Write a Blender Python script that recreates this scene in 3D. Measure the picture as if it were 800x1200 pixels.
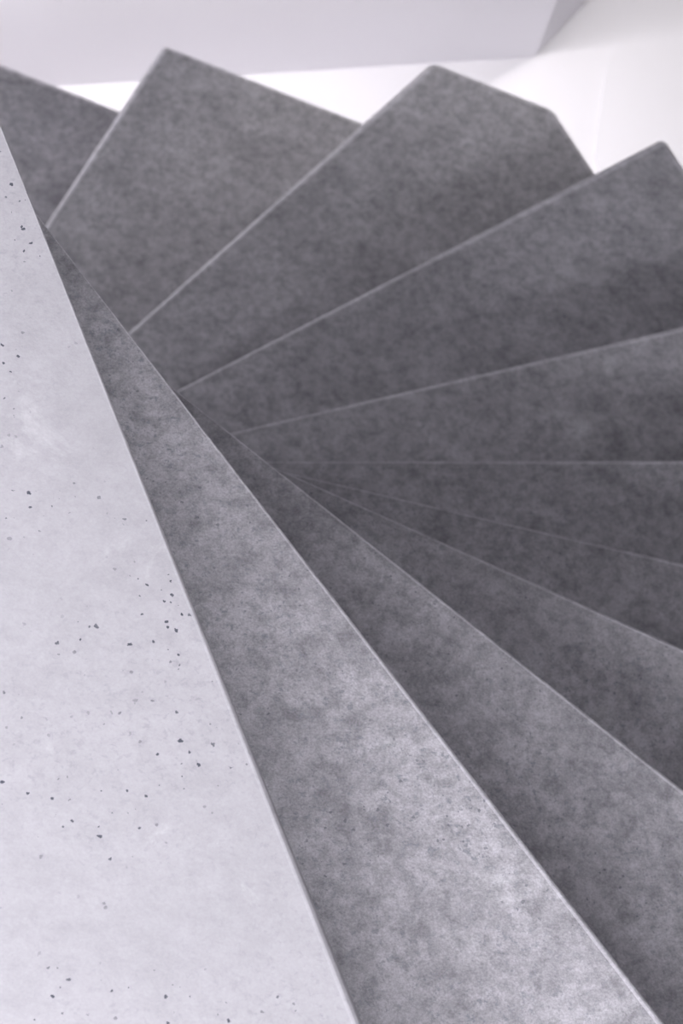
import bpy, bmesh, math, random
from mathutils import Matrix, Vector

for o in list(bpy.data.objects):
    bpy.data.objects.remove(o)
S = bpy.context.scene
C = S.collection
FLOOR = 3.40            # the floor lies this far below the height datum of the stair

# ------------------------------------------------------------------ camera
cam_d = bpy.data.cameras.new('camera')
cam = bpy.data.objects.new('camera', cam_d)
C.objects.link(cam)
right = Vector((0.9697, 0.1352, -0.2034))
down = Vector((-0.0109, 0.8560, 0.5169))
fwd = Vector((0.2440, -0.4990, 0.8316)).normalized()
right = (right - right.dot(fwd) * fwd).normalized()
up = right.cross(fwd)
m = Matrix((right, up, -fwd)).transposed().to_4x4()
m.translation = Vector((0.0075, 1.1060, -1.8754 + FLOOR))
cam.matrix_world = m
cam_d.sensor_fit = 'VERTICAL'
cam_d.sensor_height = 36.0
cam_d.lens = 2741.75 / 1200.0 * 36.0
cam_d.clip_start = 0.05
cam_d.dof.use_dof = True
cam_d.dof.focus_distance = 1.30
cam_d.dof.aperture_fstop = 20.0
S.camera = cam

# ------------------------------------------------------------------ light
world = bpy.data.worlds.new('world')
S.world = world
world.use_nodes = True
bg = world.node_tree.nodes['Background']
bg.inputs['Color'].default_value = (0.975, 0.93, 1.0, 1)
bg.inputs['Strength'].default_value = 32.5

# daylight comes in through a window behind the camera and a high one in the left wall (portals only help to sample them)
# start and length along the wall (walls run counter-clockwise), sill and head height
WINDOWS = {'wall_front': (1.36, 3.50, 0.55, 2.40), 'wall_left': (2.25, 1.9, 2.40, 3.10)}
WALL_START = {'wall_front': ((2.2, 3.0), math.pi), 'wall_left': ((-3.2, 3.0), -math.pi / 2)}
for wname, (w0, wl, z0, z1) in WINDOWS.items():
    (sx, sy), ang = WALL_START[wname]
    por_d = bpy.data.lights.new('window_portal', 'AREA')
    por_d.shape = 'RECTANGLE'
    por_d.size, por_d.size_y = wl, z1 - z0
    por_d.cycles.is_portal = True
    por = bpy.data.objects.new('window_portal', por_d)
    C.objects.link(por)
    M = Matrix.Translation((sx, sy, 0)) @ Matrix.Rotation(ang, 4, 'Z')
    por.matrix_world = M @ Matrix.Translation((w0 + wl / 2, -0.19, (z0 + z1) / 2)) @ Matrix.Rotation(math.radians(90), 4, 'X')

S.view_settings.view_transform = 'Standard'
S.view_settings.look = 'None'
S.view_settings.gamma = 1.0
S.view_settings.use_curve_mapping = False
S.view_settings.exposure = 0.0


# ------------------------------------------------------------------ materials
class NT:
    def __init__(s, name):
        s.mat = bpy.data.materials.new(name)
        s.mat.use_nodes = True
        s.t = s.mat.node_tree
        s.b = s.t.nodes['Principled BSDF']

    def n(s, kind, **kw):
        nd = s.t.nodes.new(kind)
        for k, v in kw.items():
            if k in nd.inputs.keys():
                nd.inputs[k].default_value = v
            else:
                setattr(nd, k, v)
        return nd

    def l(s, a, b):
        s.t.links.new(a, b)

    def ramp(s, src, stops):
        r = s.n('ShaderNodeValToRGB')
        e = r.color_ramp.elements
        while len(e) < len(stops):
            e.new(0.5)
        for i, (p, c) in enumerate(stops):
            e[i].position = p
            e[i].color = (*c, 1) if len(c) == 3 else c
        s.l(src, r.inputs[0])
        return r.outputs[0]

    def mix(s, fac, a, b, mode='MIX'):
        x = s.n('ShaderNodeMix', data_type='RGBA', blend_type=mode)
        for sock, v in ((x.inputs[0], fac), (x.inputs[6], a), (x.inputs[7], b)):
            if hasattr(v, 'is_linked'):
                s.l(v, sock)
            elif isinstance(v, (int, float)):
                sock.default_value = v
            else:
                sock.default_value = (*v, 1)
        return x.outputs[2]

    def math(s, op, a, b=0.0):
        x = s.n('ShaderNodeMath', operation=op)
        for i, v in enumerate((a, b)):
            if hasattr(v, 'is_linked'):
                s.l(v, x.inputs[i])
            else:
                x.inputs[i].default_value = v
        return x.outputs[0]


def g(v):
    return (v, v, v)


def concrete(name, base, tint, mottle, fibre, pores, grain, bump):
    T = NT(name)
    tc = T.n('ShaderNodeTexCoord')
    oi = T.n('ShaderNodeObjectInfo')
    off = T.n('ShaderNodeVectorMath', operation='ADD')
    sc = T.n('ShaderNodeVectorMath', operation='SCALE')
    comb = T.n('ShaderNodeCombineXYZ')
    T.l(oi.outputs['Random'], comb.inputs[0])
    T.l(oi.outputs['Random'], comb.inputs[2])
    T.l(comb.outputs[0], sc.inputs[0])
    sc.inputs['Scale'].default_value = 37.0
    T.l(tc.outputs['Object'], off.inputs[0])
    T.l(sc.outputs[0], off.inputs[1])
    P = off.outputs[0]

    def noise(scale, detail=4.0, rough=0.55, dist=0.0, vec=None):
        nd = T.n('ShaderNodeTexNoise', Scale=scale, Detail=detail, Roughness=rough, Distortion=dist)
        T.l(vec or P, nd.inputs['Vector'])
        return nd.outputs['Fac']

    def tone(src, lo, hi, k):
        return T.ramp(src, [(lo, g(1 - k)), (hi, g(1.0))])

    # broad clouds, hand-sized blotches, thumb-sized smudges and short ragged flecks
    col = T.mix(1.0, (base * tint[0], base * tint[1], base * tint[2]), tone(noise(4.5, 5, 0.6), 0.32, 0.66, mottle * 0.9), 'MULTIPLY')
    col = T.mix(1.0, col, tone(noise(24.0, 8, 0.74, 0.2), 0.36, 0.60, mottle * 1.2), 'MULTIPLY')
    col = T.mix(1.0, col, tone(noise(85.0, 7, 0.75, 0.25), 0.36, 0.58, mottle * 1.8), 'MULTIPLY')
    zone = T.ramp(noise(9.0, 3, 0.55), [(0.36, g(0.30)), (0.58, g(1.0))])
    fl = T.ramp(noise(240.0, 5, 0.7, 0.4), [(0.36, g(1.0)), (0.46, g(0.0))])
    col = T.mix(T.math('MULTIPLY', T.math('MULTIPLY', fl, zone), fibre * 0.8), col, (base * 0.42, base * 0.43, base * 0.47))
    fm = T.ramp(noise(95.0, 6, 0.72, 0.8), [(0.29, g(1.0)), (0.37, g(0.0))])
    col = T.mix(T.math('MULTIPLY', T.math('MULTIPLY', fm, zone), fibre), col, (base * 0.30, base * 0.31, base * 0.35))
    # chalky pale spots
    ws = T.ramp(noise(15.0, 6, 0.72, 0.5), [(0.60, g(0.0)), (0.76, g(1.0))])
    col = T.mix(T.math('MULTIPLY', ws, 0.55), col, (min(1, base * 1.45), min(1, base * 1.42), min(1, base * 1.45)))
    # air-bubble pores
    vo = T.n('ShaderNodeTexVoronoi', Scale=250.0, Randomness=1.0)
    wob = T.n('ShaderNodeTexNoise', Scale=420.0, Detail=2.0)
    T.l(P, wob.inputs['Vector'])
    wv = T.n('ShaderNodeVectorMath', operation='SCALE')
    T.l(wob.outputs['Color'], wv.inputs[0])
    wv.inputs['Scale'].default_value = 0.0028
    wa = T.n('ShaderNodeVectorMath', operation='ADD')
    T.l(P, wa.inputs[0])
    T.l(wv.outputs[0], wa.inputs[1])
    T.l(wa.outputs[0], vo.inputs['Vector'])
    sep = T.n('ShaderNodeSeparateColor')
    T.l(vo.outputs['Color'], sep.inputs[0])
    size = T.math('MULTIPLY', T.math('SUBTRACT', sep.outputs[0], 0.55), 0.60)
    hit = T.math('LESS_THAN', vo.outputs['Distance'], size)
    pz = T.ramp(noise(13.0, 4, 0.65), [(0.47, g(0.0)), (0.58, g(1.0))])
    pore = T.math('MULTIPLY', T.math('MULTIPLY', hit, pz), pores)
    col = T.mix(pore, col, (base * 0.17, base * 0.18, base * 0.22))
    # fine sandy grain
    gr = T.ramp(noise(700.0, 2, 0.6), [(0.30, g(1 - grain)), (0.70, g(1.0))])
    col = T.mix(1.0, col, gr, 'MULTIPLY')
    T.l(col, T.b.inputs['Base Color'])
    T.b.inputs['Roughness'].default_value = 0.72
    T.b.inputs['Specular IOR Level'].default_value = 0.25
    hgt = T.math('ADD', T.math('MULTIPLY', noise(40.0, 5, 0.6), 0.6), T.math('MULTIPLY', noise(300.0, 3, 0.6), 0.14))
    hgt = T.math('SUBTRACT', hgt, T.math('MULTIPLY', pore, 0.5))
    bp = T.n('ShaderNodeBump', Strength=bump, Distance=0.004)
    T.l(hgt, bp.inputs['Height'])
    T.l(bp.outputs[0], T.b.inputs['Normal'])
    return T.mat


def plaster(name, colour, rough=0.85):
    T = NT(name)
    tc = T.n('ShaderNodeTexCoord')
    nd = T.n('ShaderNodeTexNoise', Scale=2.2, Detail=5.0)
    T.l(tc.outputs['Object'], nd.inputs['Vector'])
    r = T.ramp(nd.outputs['Fac'], [(0.3, tuple(c * 0.975 for c in colour)), (0.7, colour)])
    T.l(r, T.b.inputs['Base Color'])
    T.b.inputs['Roughness'].default_value = rough
    fine = T.n('ShaderNodeTexNoise', Scale=160.0, Detail=2.0)
    T.l(tc.outputs['Object'], fine.inputs['Vector'])
    bp = T.n('ShaderNodeBump', Strength=0.08, Distance=0.002)
    T.l(fine.outputs['Fac'], bp.inputs['Height'])
    T.l(bp.outputs[0], T.b.inputs['Normal'])
    return T.mat


TINT = (0.985, 0.955, 0.995)
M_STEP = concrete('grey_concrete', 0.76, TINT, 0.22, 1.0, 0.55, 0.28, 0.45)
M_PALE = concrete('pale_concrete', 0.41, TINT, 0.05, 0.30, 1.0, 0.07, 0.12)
M_STEP_LIT_RIM = concrete('grey_concrete_lit_rim', 0.92, TINT, 0.15, 0.45, 0.3, 0.18, 0.30)  # paler copy for the bevels: edge highlight put into the colour
M_PALE_LIT_RIM = concrete('pale_concrete_lit_rim', 0.47, TINT, 0.06, 0.25, 0.6, 0.07, 0.20)  # same painted rim highlight for the nearest step
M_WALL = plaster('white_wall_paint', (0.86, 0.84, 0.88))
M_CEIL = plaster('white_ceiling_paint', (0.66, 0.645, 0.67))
M_FLOOR = plaster('dark_floor_screed', (0.23, 0.226, 0.23), 0.6)
M_DARK = plaster('charcoal_fill_cut', (0.07, 0.07, 0.075))  # dark tone chosen to keep bounce light off the soffits
M_GREY = plaster('grey_wall_paint', (0.20, 0.197, 0.20))
M_FRAME = plaster('window_frame_paint', (0.75, 0.75, 0.76), 0.4)


def glass():
    T = NT('window_glass')
    out = T.t.nodes['Material Output']
    tr = T.n('ShaderNodeBsdfTransparent')
    tr.inputs[0].default_value = (0.95, 0.97, 0.97, 1)
    gl = T.n('ShaderNodeBsdfGlossy', Roughness=0.02)
    mx = T.n('ShaderNodeMixShader')
    mx.inputs[0].default_value = 0.05
    T.l(tr.outputs[0], mx.inputs[1])
    T.l(gl.outputs[0], mx.inputs[2])
    T.l(mx.outputs[0], out.inputs['Surface'])
    return T.mat


M_GLASS = glass()


# ------------------------------------------------------------------ helpers
def obj(name, bm, mat, parent=None, loc=(0, 0, 0)):
    me = bpy.data.meshes.new(name)
    bmesh.ops.recalc_face_normals(bm, faces=bm.faces)
    bm.to_mesh(me)
    bm.free()
    me.materials.append(mat)
    o = bpy.data.objects.new(name, me)
    C.objects.link(o)
    o.location = loc
    if parent:
        o.parent = parent
    return o


def structure(name, bm, mat, label, cat):
    o = obj(name, bm, mat)
    o['kind'] = 'structure'
    o['label'] = label
    o['category'] = cat
    return o


def box(bm, lo, hi):
    v = [bm.verts.new((x, y, z)) for x in (lo[0], hi[0]) for y in (lo[1], hi[1]) for z in (lo[2], hi[2])]
    for f in ((0, 1, 3, 2), (4, 6, 7, 5), (0, 4, 5, 1), (2, 3, 7, 6), (0, 2, 6, 4), (1, 5, 7, 3)):
        bm.faces.new([v[i] for i in f])
    return v


def prism(bm, poly, z0, z1):
    a = [bm.verts.new((x, y, z0)) for x, y in poly]
    b = [bm.verts.new((x, y, z1)) for x, y in poly]
    n = len(poly)
    bm.faces.new(a[::-1])
    bm.faces.new(b)
    for i in range(n):
        bm.faces.new((a[i], a[(i + 1) % n], b[(i + 1) % n], b[i]))


# ------------------------------------------------------------------ room shell
H_CEIL = 1.57 + FLOOR        # underside of the upper floor
H_TOP = 7.9
room = [(-3.2, -1.46), (1.58, -2.05), (2.20, -2.7255), (2.2, 3.0), (-3.2, 3.0)]
names = ['wall_back', 'wall_back_corner', 'wall_right', 'wall_front', 'wall_left']
wall_labels = ['white plastered wall behind the far step ends', 'white wall running back from the corner past the step ends',
               'unseen wall right of the stair, darkened to cut fill light',  # unseen right wall set close and dark to block bounce light
               'grey wall with the low window behind the camera', 'grey wall to the left of the stair']
TH = 0.18


def wall_piece(bm, a, b, z0, z1):
    ax, ay = a
    bx_, by_ = b
    d = Vector((bx_ - ax, by_ - ay, 0)).normalized()
    nrm = Vector((d.y, -d.x, 0))            # outwards for a counter-clockwise outline
    q = [(ax, ay), (bx_, by_), (bx_ + nrm.x * TH, by_ + nrm.y * TH), (ax + nrm.x * TH, ay + nrm.y * TH)]
    prism(bm, q, z0, z1)


for i, nm in enumerate(names):
    a, b = room[i], room[(i + 1) % len(room)]
    bm = bmesh.new()
    if nm in WINDOWS:
        w0, wl, z0, z1 = WINDOWS[nm]
        d = Vector((b[0] - a[0], b[1] - a[1])).normalized()
        p0 = (a[0] + d.x * w0, a[1] + d.y * w0)
        p1 = (a[0] + d.x * (w0 + wl), a[1] + d.y * (w0 + wl))
        wall_piece(bm, a, p0, 0, H_TOP)
        wall_piece(bm, p1, b, 0, H_TOP)
        wall_piece(bm, p0, p1, 0, z0)
        wall_piece(bm, p0, p1, z1, H_TOP)
    else:
        wall_piece(bm, a, b, 0, H_TOP)
    if 'back' in nm:
        bw = bmesh.new()  # unseen dark board added to absorb fill off the back walls
        d = Vector((b[0] - a[0], b[1] - a[1])).normalized()
        inn = [(a[0], a[1]), (b[0], b[1]), (b[0] - d.y * 0.03, b[1] + d.x * 0.03), (a[0] - d.y * 0.03, a[1] + d.x * 0.03)]
        prism(bw, inn, 0.0, 3.85)
        structure('fill_baffle_1' if nm == 'wall_back' else 'fill_baffle_2', bw, M_DARK,
                  'added light-cutting charcoal wainscot low on the ' + ('wall behind the stair' if nm == 'wall_back' else 'wall past the corner'), 'baffle')
    structure(nm, bm, {'wall_back': M_WALL, 'wall_back_corner': M_WALL, 'wall_right': M_DARK}.get(nm, M_GREY), wall_labels[i], 'wall')

bm = bmesh.new()
prism(bm, room, -0.2, 0.0)
structure('floor', bm, M_FLOOR, 'dark screed floor under the spiral stair', 'floor')

PSI = -1.1196                 # direction of one octagon side
APO = 1.3729                  # centre to side


def octagon(ap):
    r = ap / math.cos(math.pi / 8)
    return [(r * math.cos(PSI + math.pi / 8 + k * math.pi / 4), r * math.sin(PSI + math.pi / 8 + k * math.pi / 4)) for k in range(8)]


def slab_with_hole(outer, inner, z0, z1):
    bm = bmesh.new()
    vo = [bm.verts.new((x, y, z0)) for x, y in outer]
    vi = [bm.verts.new((x, y, z0)) for x, y in inner]
    ed = []
    for lp in (vo, vi):
        for i in range(len(lp)):
            ed.append(bm.edges.new((lp[i], lp[(i + 1) % len(lp)])))
    bmesh.ops.triangle_fill(bm, edges=ed, use_beauty=True)
    ext = bmesh.ops.extrude_face_region(bm, geom=list(bm.faces))
    for v in ext['geom']:
        if isinstance(v, bmesh.types.BMVert):
            v.co.z = z1
    return bm


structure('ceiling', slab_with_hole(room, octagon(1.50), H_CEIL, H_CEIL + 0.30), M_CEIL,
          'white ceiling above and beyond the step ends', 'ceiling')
bm = bmesh.new()
prism(bm, room, H_TOP, H_TOP + 0.15)
structure('ceiling_upper', bm, M_CEIL, 'white ceiling of the storey above', 'ceiling')
# shallow dropped part of the ceiling to the right
bm = bmesh.new()
prism(bm, [(1.732, -2.027), (1.832, -2.227), (1.95, -2.42), (2.19, -2.68), (2.19, 2.9), (1.66, 2.9), (1.66, -1.80)], H_CEIL - 0.005, H_CEIL)
structure('trim_1', bm, M_CEIL, 'shallow dropped ceiling panel at upper right', 'ceiling panel')

# windows behind the camera and to the left
for k0, (wname, (w0, wl, z0, z1)) in enumerate(WINDOWS.items()):
    (sx, sy), ang = WALL_START[wname]
    win = bpy.data.objects.new('window_%d' % (k0 + 1), None)
    C.objects.link(win)
    win.matrix_world = Matrix.Translation((sx, sy, 0)) @ Matrix.Rotation(ang, 4, 'Z') @ Matrix.Translation((w0, 0, 0))
    win['kind'] = 'structure'
    win['label'] = ('low white framed window behind the camera', 'high white framed window in the left wall')[k0]
    win['category'] = 'window'
    bm = bmesh.new()
    box(bm, (0, -0.12, z0), (wl, -0.04, z0 + 0.06))
    box(bm, (0, -0.12, z1 - 0.06), (wl, -0.04, z1))
    for x in (0, wl - 0.06):
        box(bm, (x, -0.12, z0 + 0.06), (x + 0.06, -0.04, z1 - 0.06))
    obj('window_frame', bm, M_FRAME, win)
    xs = [wl * k / 3 for k in range(4)]
    for k in (1, 2):
        bm = bmesh.new()
        box(bm, (xs[k] - 0.025, -0.11, z0 + 0.06), (xs[k] + 0.025, -0.05, z1 - 0.06))
        obj('mullion', bm, M_FRAME, win)
    for k in range(3):
        bm = bmesh.new()
        box(bm, (xs[k] + (0.06 if k == 0 else 0.025), -0.081, z0 + 0.06), (xs[k + 1] - (0.06 if k == 2 else 0.025), -0.075, z1 - 0.06))
        obj('pane', bm, M_GLASS, win)

# fill uplight added out of the frame to brighten the step tips
def uplight(loc, rz, power, label):
    upl = bpy.data.objects.new('fill_uplight', None)
    C.objects.link(upl)
    upl.matrix_world = Matrix.Translation(loc) @ Matrix.Rotation(rz, 4, 'Z')
    upl['label'] = label
    upl['category'] = 'added fill lamp'
    bm = bmesh.new()
    box(bm, (-0.02, -0.07, -0.16), (0.0, 0.07, 0.02))
    obj('back_plate', bm, M_FRAME, upl)
    bm = bmesh.new()
    prof = [(0.02, -0.15), (0.07, -0.13), (0.115, -0.09), (0.14, -0.03), (0.145, 0.03), (0.135, 0.03), (0.13, -0.028), (0.105, -0.08), (0.06, -0.115), (0.015, -0.13)]
    rings = []
    for k in range(17):
        a = math.pi / 2 + math.pi * k / 16
        rings.append([bm.verts.new((-0.02 + r * math.cos(a), r * math.sin(a), z)) for r, z in prof])
    for k in range(16):
        for q in range(len(prof)):
            w = (q + 1) % len(prof)
            bm.faces.new((rings[k][q], rings[k + 1][q], rings[k + 1][w], rings[k][w]))
    obj('bowl', bm, M_FRAME, upl)
    lamp_d = bpy.data.lights.new('fill_uplight_lamp', 'AREA')
    lamp_d.shape = 'DISK'
    lamp_d.size = 0.09
    lamp_d.energy = power
    lamp_d.color = (1.0, 0.97, 0.96)
    lamp = bpy.data.objects.new('fill_uplight_lamp', lamp_d)
    C.objects.link(lamp)
    lamp.matrix_world = upl.matrix_world @ Matrix.Translation((-0.075, 0, -0.04)) @ Matrix.Rotation(math.pi, 4, 'X')


wb = math.atan2(-2.05 + 1.46, 1.58 + 3.2)
# long cove light on the back wall, added unseen to brighten the background
fill = bpy.data.objects.new('fill_light', None)
C.objects.link(fill)
cx = 0.55
fill.matrix_world = Matrix.Translation((cx, -1.46 + (cx + 3.2) * math.tan(wb), 4.10)) @ Matrix.Rotation(wb, 4, 'Z')
fill['label'] = 'added long white cove light trough on the wall behind the stair'
fill['category'] = 'added fill lamp'
for nm, lo, hi in (('trough_base', (-0.95, 0.0, 0.0), (0.95, 0.16, 0.012)), ('trough_front', (-0.95, 0.148, 0.012), (0.95, 0.16, 0.09)),
                   ('end_cap', (-0.962, 0.0, 0.0), (-0.95, 0.16, 0.09)), ('end_cap', (0.95, 0.0, 0.0), (0.962, 0.16, 0.09))):
    bm = bmesh.new()
    box(bm, lo, hi)
    obj(nm, bm, M_FRAME, fill)
lamp_d = bpy.data.lights.new('fill_lamp', 'AREA')
lamp_d.shape = 'RECTANGLE'
lamp_d.size, lamp_d.size_y = 1.85, 0.05
lamp_d.energy = 12.0
lamp_d.color = (1.0, 0.97, 0.98)
lamp = bpy.data.objects.new('fill_lamp', lamp_d)
C.objects.link(lamp)
lamp.matrix_world = fill.matrix_world @ Matrix.Translation((0, 0.10, 0.02)) @ Matrix.Rotation(math.pi, 4, 'X')
uplight((1.85, -2.05 - 0.27 * 1.0895, 2.9), math.atan2(-1.765, 1.62) - math.pi / 2, 25.0, 'added half bowl fill uplight on the white wall past the corner')

# ------------------------------------------------------------------ the spiral stair
RISE = 0.17
TURN = 0.2646
# measured: turn of each step's rear edge against the even fan (degrees), its offset from the axis
FINE = {1: (0.86, -0.1029), 2: (0.59, -0.0915), 3: (-0.03, -0.0938), 4: (0.24, -0.0872), 5: (0.04, -0.0802),
        6: (0.40, -0.0871), 7: (-1.50, -0.0744), 8: (0.20, -0.0885), 9: (0.20, -0.0855), 10: (-0.05, -0.0849)}
LAND = math.radians(40)       # the lowest step in view is a wide winder


def edge(i):
    dth, o = FINE.get(i, (0.0, -0.0870))
    th = TURN * (i - 5) + math.radians(dth)
    if i > 10:
        th += LAND
    return th, o


def on_line(th, o, r):
    u = (math.cos(th), math.sin(th))
    return (u[0] * r - u[1] * o, u[1] * r + u[0] * o)


def hit_oct(th, o):
    """where the line meets the octagon"""
    best = None
    for k in range(8):
        a = PSI + k * math.pi / 4
        nx, ny = math.cos(a), math.sin(a)
        ux, uy = math.cos(th), math.sin(th)
        den = nx * ux + ny * uy
        if den > 1e-6:
            r = (APO - (nx * -uy * o + ny * ux * o)) / den
            if best is None or r < best:
                best = r
    return on_line(th, o, best)


HUB = 0.115


def step_mesh(i):
    th0, o0 = edge(i)
    th1, o1 = edge(i + 1)
    o1 += 0.028                       # bears on the step below it
    r0 = math.sqrt(HUB ** 2 - o0 ** 2)
    r1 = math.sqrt(HUB ** 2 - o1 ** 2)
    p = [on_line(th0, o0, r0)]
    a, b = hit_oct(th0, o0), hit_oct(th1, o1)
    p.append(a)
    aa, ab = math.atan2(a[1], a[0]), math.atan2(b[1], b[0])
    while ab < aa:
        ab += 2 * math.pi
    vs = []
    R = APO / math.cos(math.pi / 8)
    for k in range(-8, 24):
        ang = PSI + math.pi / 8 + k * math.pi / 4
        while ang < aa:
            ang += 2 * math.pi
        if aa + 0.004 < ang < ab - 0.004 and not any(abs(ang - q) < 1e-3 for q in vs):
            vs.append(ang)
    for ang in sorted(vs):
        p.append((R * math.cos(ang), R * math.sin(ang)))
    p.append(b)
    s = on_line(th1, o1, r1)
    p.append(s)
    e = p[0]
    s_a, e_a = math.atan2(s[1], s[0]), math.atan2(e[1], e[0])
    while e_a < s_a:
        e_a += 2 * math.pi
    for k in range(1, 18):
        t = s_a + (e_a - s_a) * k / 18
        p.append((HUB * math.cos(t), HUB * math.sin(t)))
    bm = bmesh.new()
    prism(bm, p, 0.0, RISE - 0.0008)
    bmesh.ops.recalc_face_normals(bm, faces=bm.faces)
    # rounded arrises; their paler bevel slot paints in a rim highlight
    be = []
    for ed in bm.edges:
        if len(ed.link_faces) == 2 and ed.calc_face_angle(0) > math.radians(28):
            mx = max(math.hypot(v.co.x, v.co.y) for v in ed.verts)
            if mx > HUB * 1.3:
                be.append(ed)
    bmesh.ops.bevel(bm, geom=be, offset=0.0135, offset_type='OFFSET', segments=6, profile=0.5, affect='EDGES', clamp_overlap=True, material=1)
    return bm


LABELS = {
    0: 'dark grey concrete step at upper left, farthest of the visible fan',
    1: 'grey concrete step with peaked corner at upper left, second from farthest',
    2: 'grey concrete step at top centre showing both corners of its outer end',
    3: 'grey concrete step whose peaked tip reaches the right edge near the top',
    4: 'dark grey concrete step just above the level edge line at right',
    5: 'dark grey concrete step just below the level edge line at right',
    6: 'narrow grey sliver of a concrete step between two shallow slanting edges at right',
    7: 'grey concrete step fourth from the camera, thin wedge widening towards right edge',
    8: 'mottled grey concrete step third from the camera, running to lower right corner',
    9: 'blotchy light grey concrete step beside the palest one, ending at bottom centre',
    10: 'palest smooth concrete step with small dark pores, nearest, filling lower left',
}
ORD = ['first', 'second', 'third', 'fourth', 'fifth', 'sixth', 'seventh', 'eighth', 'ninth', 'tenth', 'eleventh', 'twelfth', 'thirteenth', 'fourteenth', 'fifteenth']
for i in range(-4, 26):
    th, o = edge(i)
    bm = step_mesh(i)
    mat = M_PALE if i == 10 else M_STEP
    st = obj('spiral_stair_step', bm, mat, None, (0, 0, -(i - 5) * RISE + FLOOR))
    st.data.materials.append(M_PALE_LIT_RIM if i == 10 else M_STEP_LIT_RIM)
    for f in st.data.polygons:
        f.use_smooth = True
    st.data.set_sharp_from_angle(angle=math.radians(40))
    st['category'] = 'stair step'
    if i in LABELS:
        st['label'] = LABELS[i]
        st['group'] = 'steps of the spiral stair'
    elif i < 0:
        st['label'] = ORD[-i - 1] + ' concrete step above the dark step at upper left, out of view'
        st['group'] = 'upper steps of the spiral stair'
    else:
        st['label'] = ORD[i - 11] + ' concrete step below the palest step, out of view at left'
        st['group'] = 'lower steps of the spiral stair'
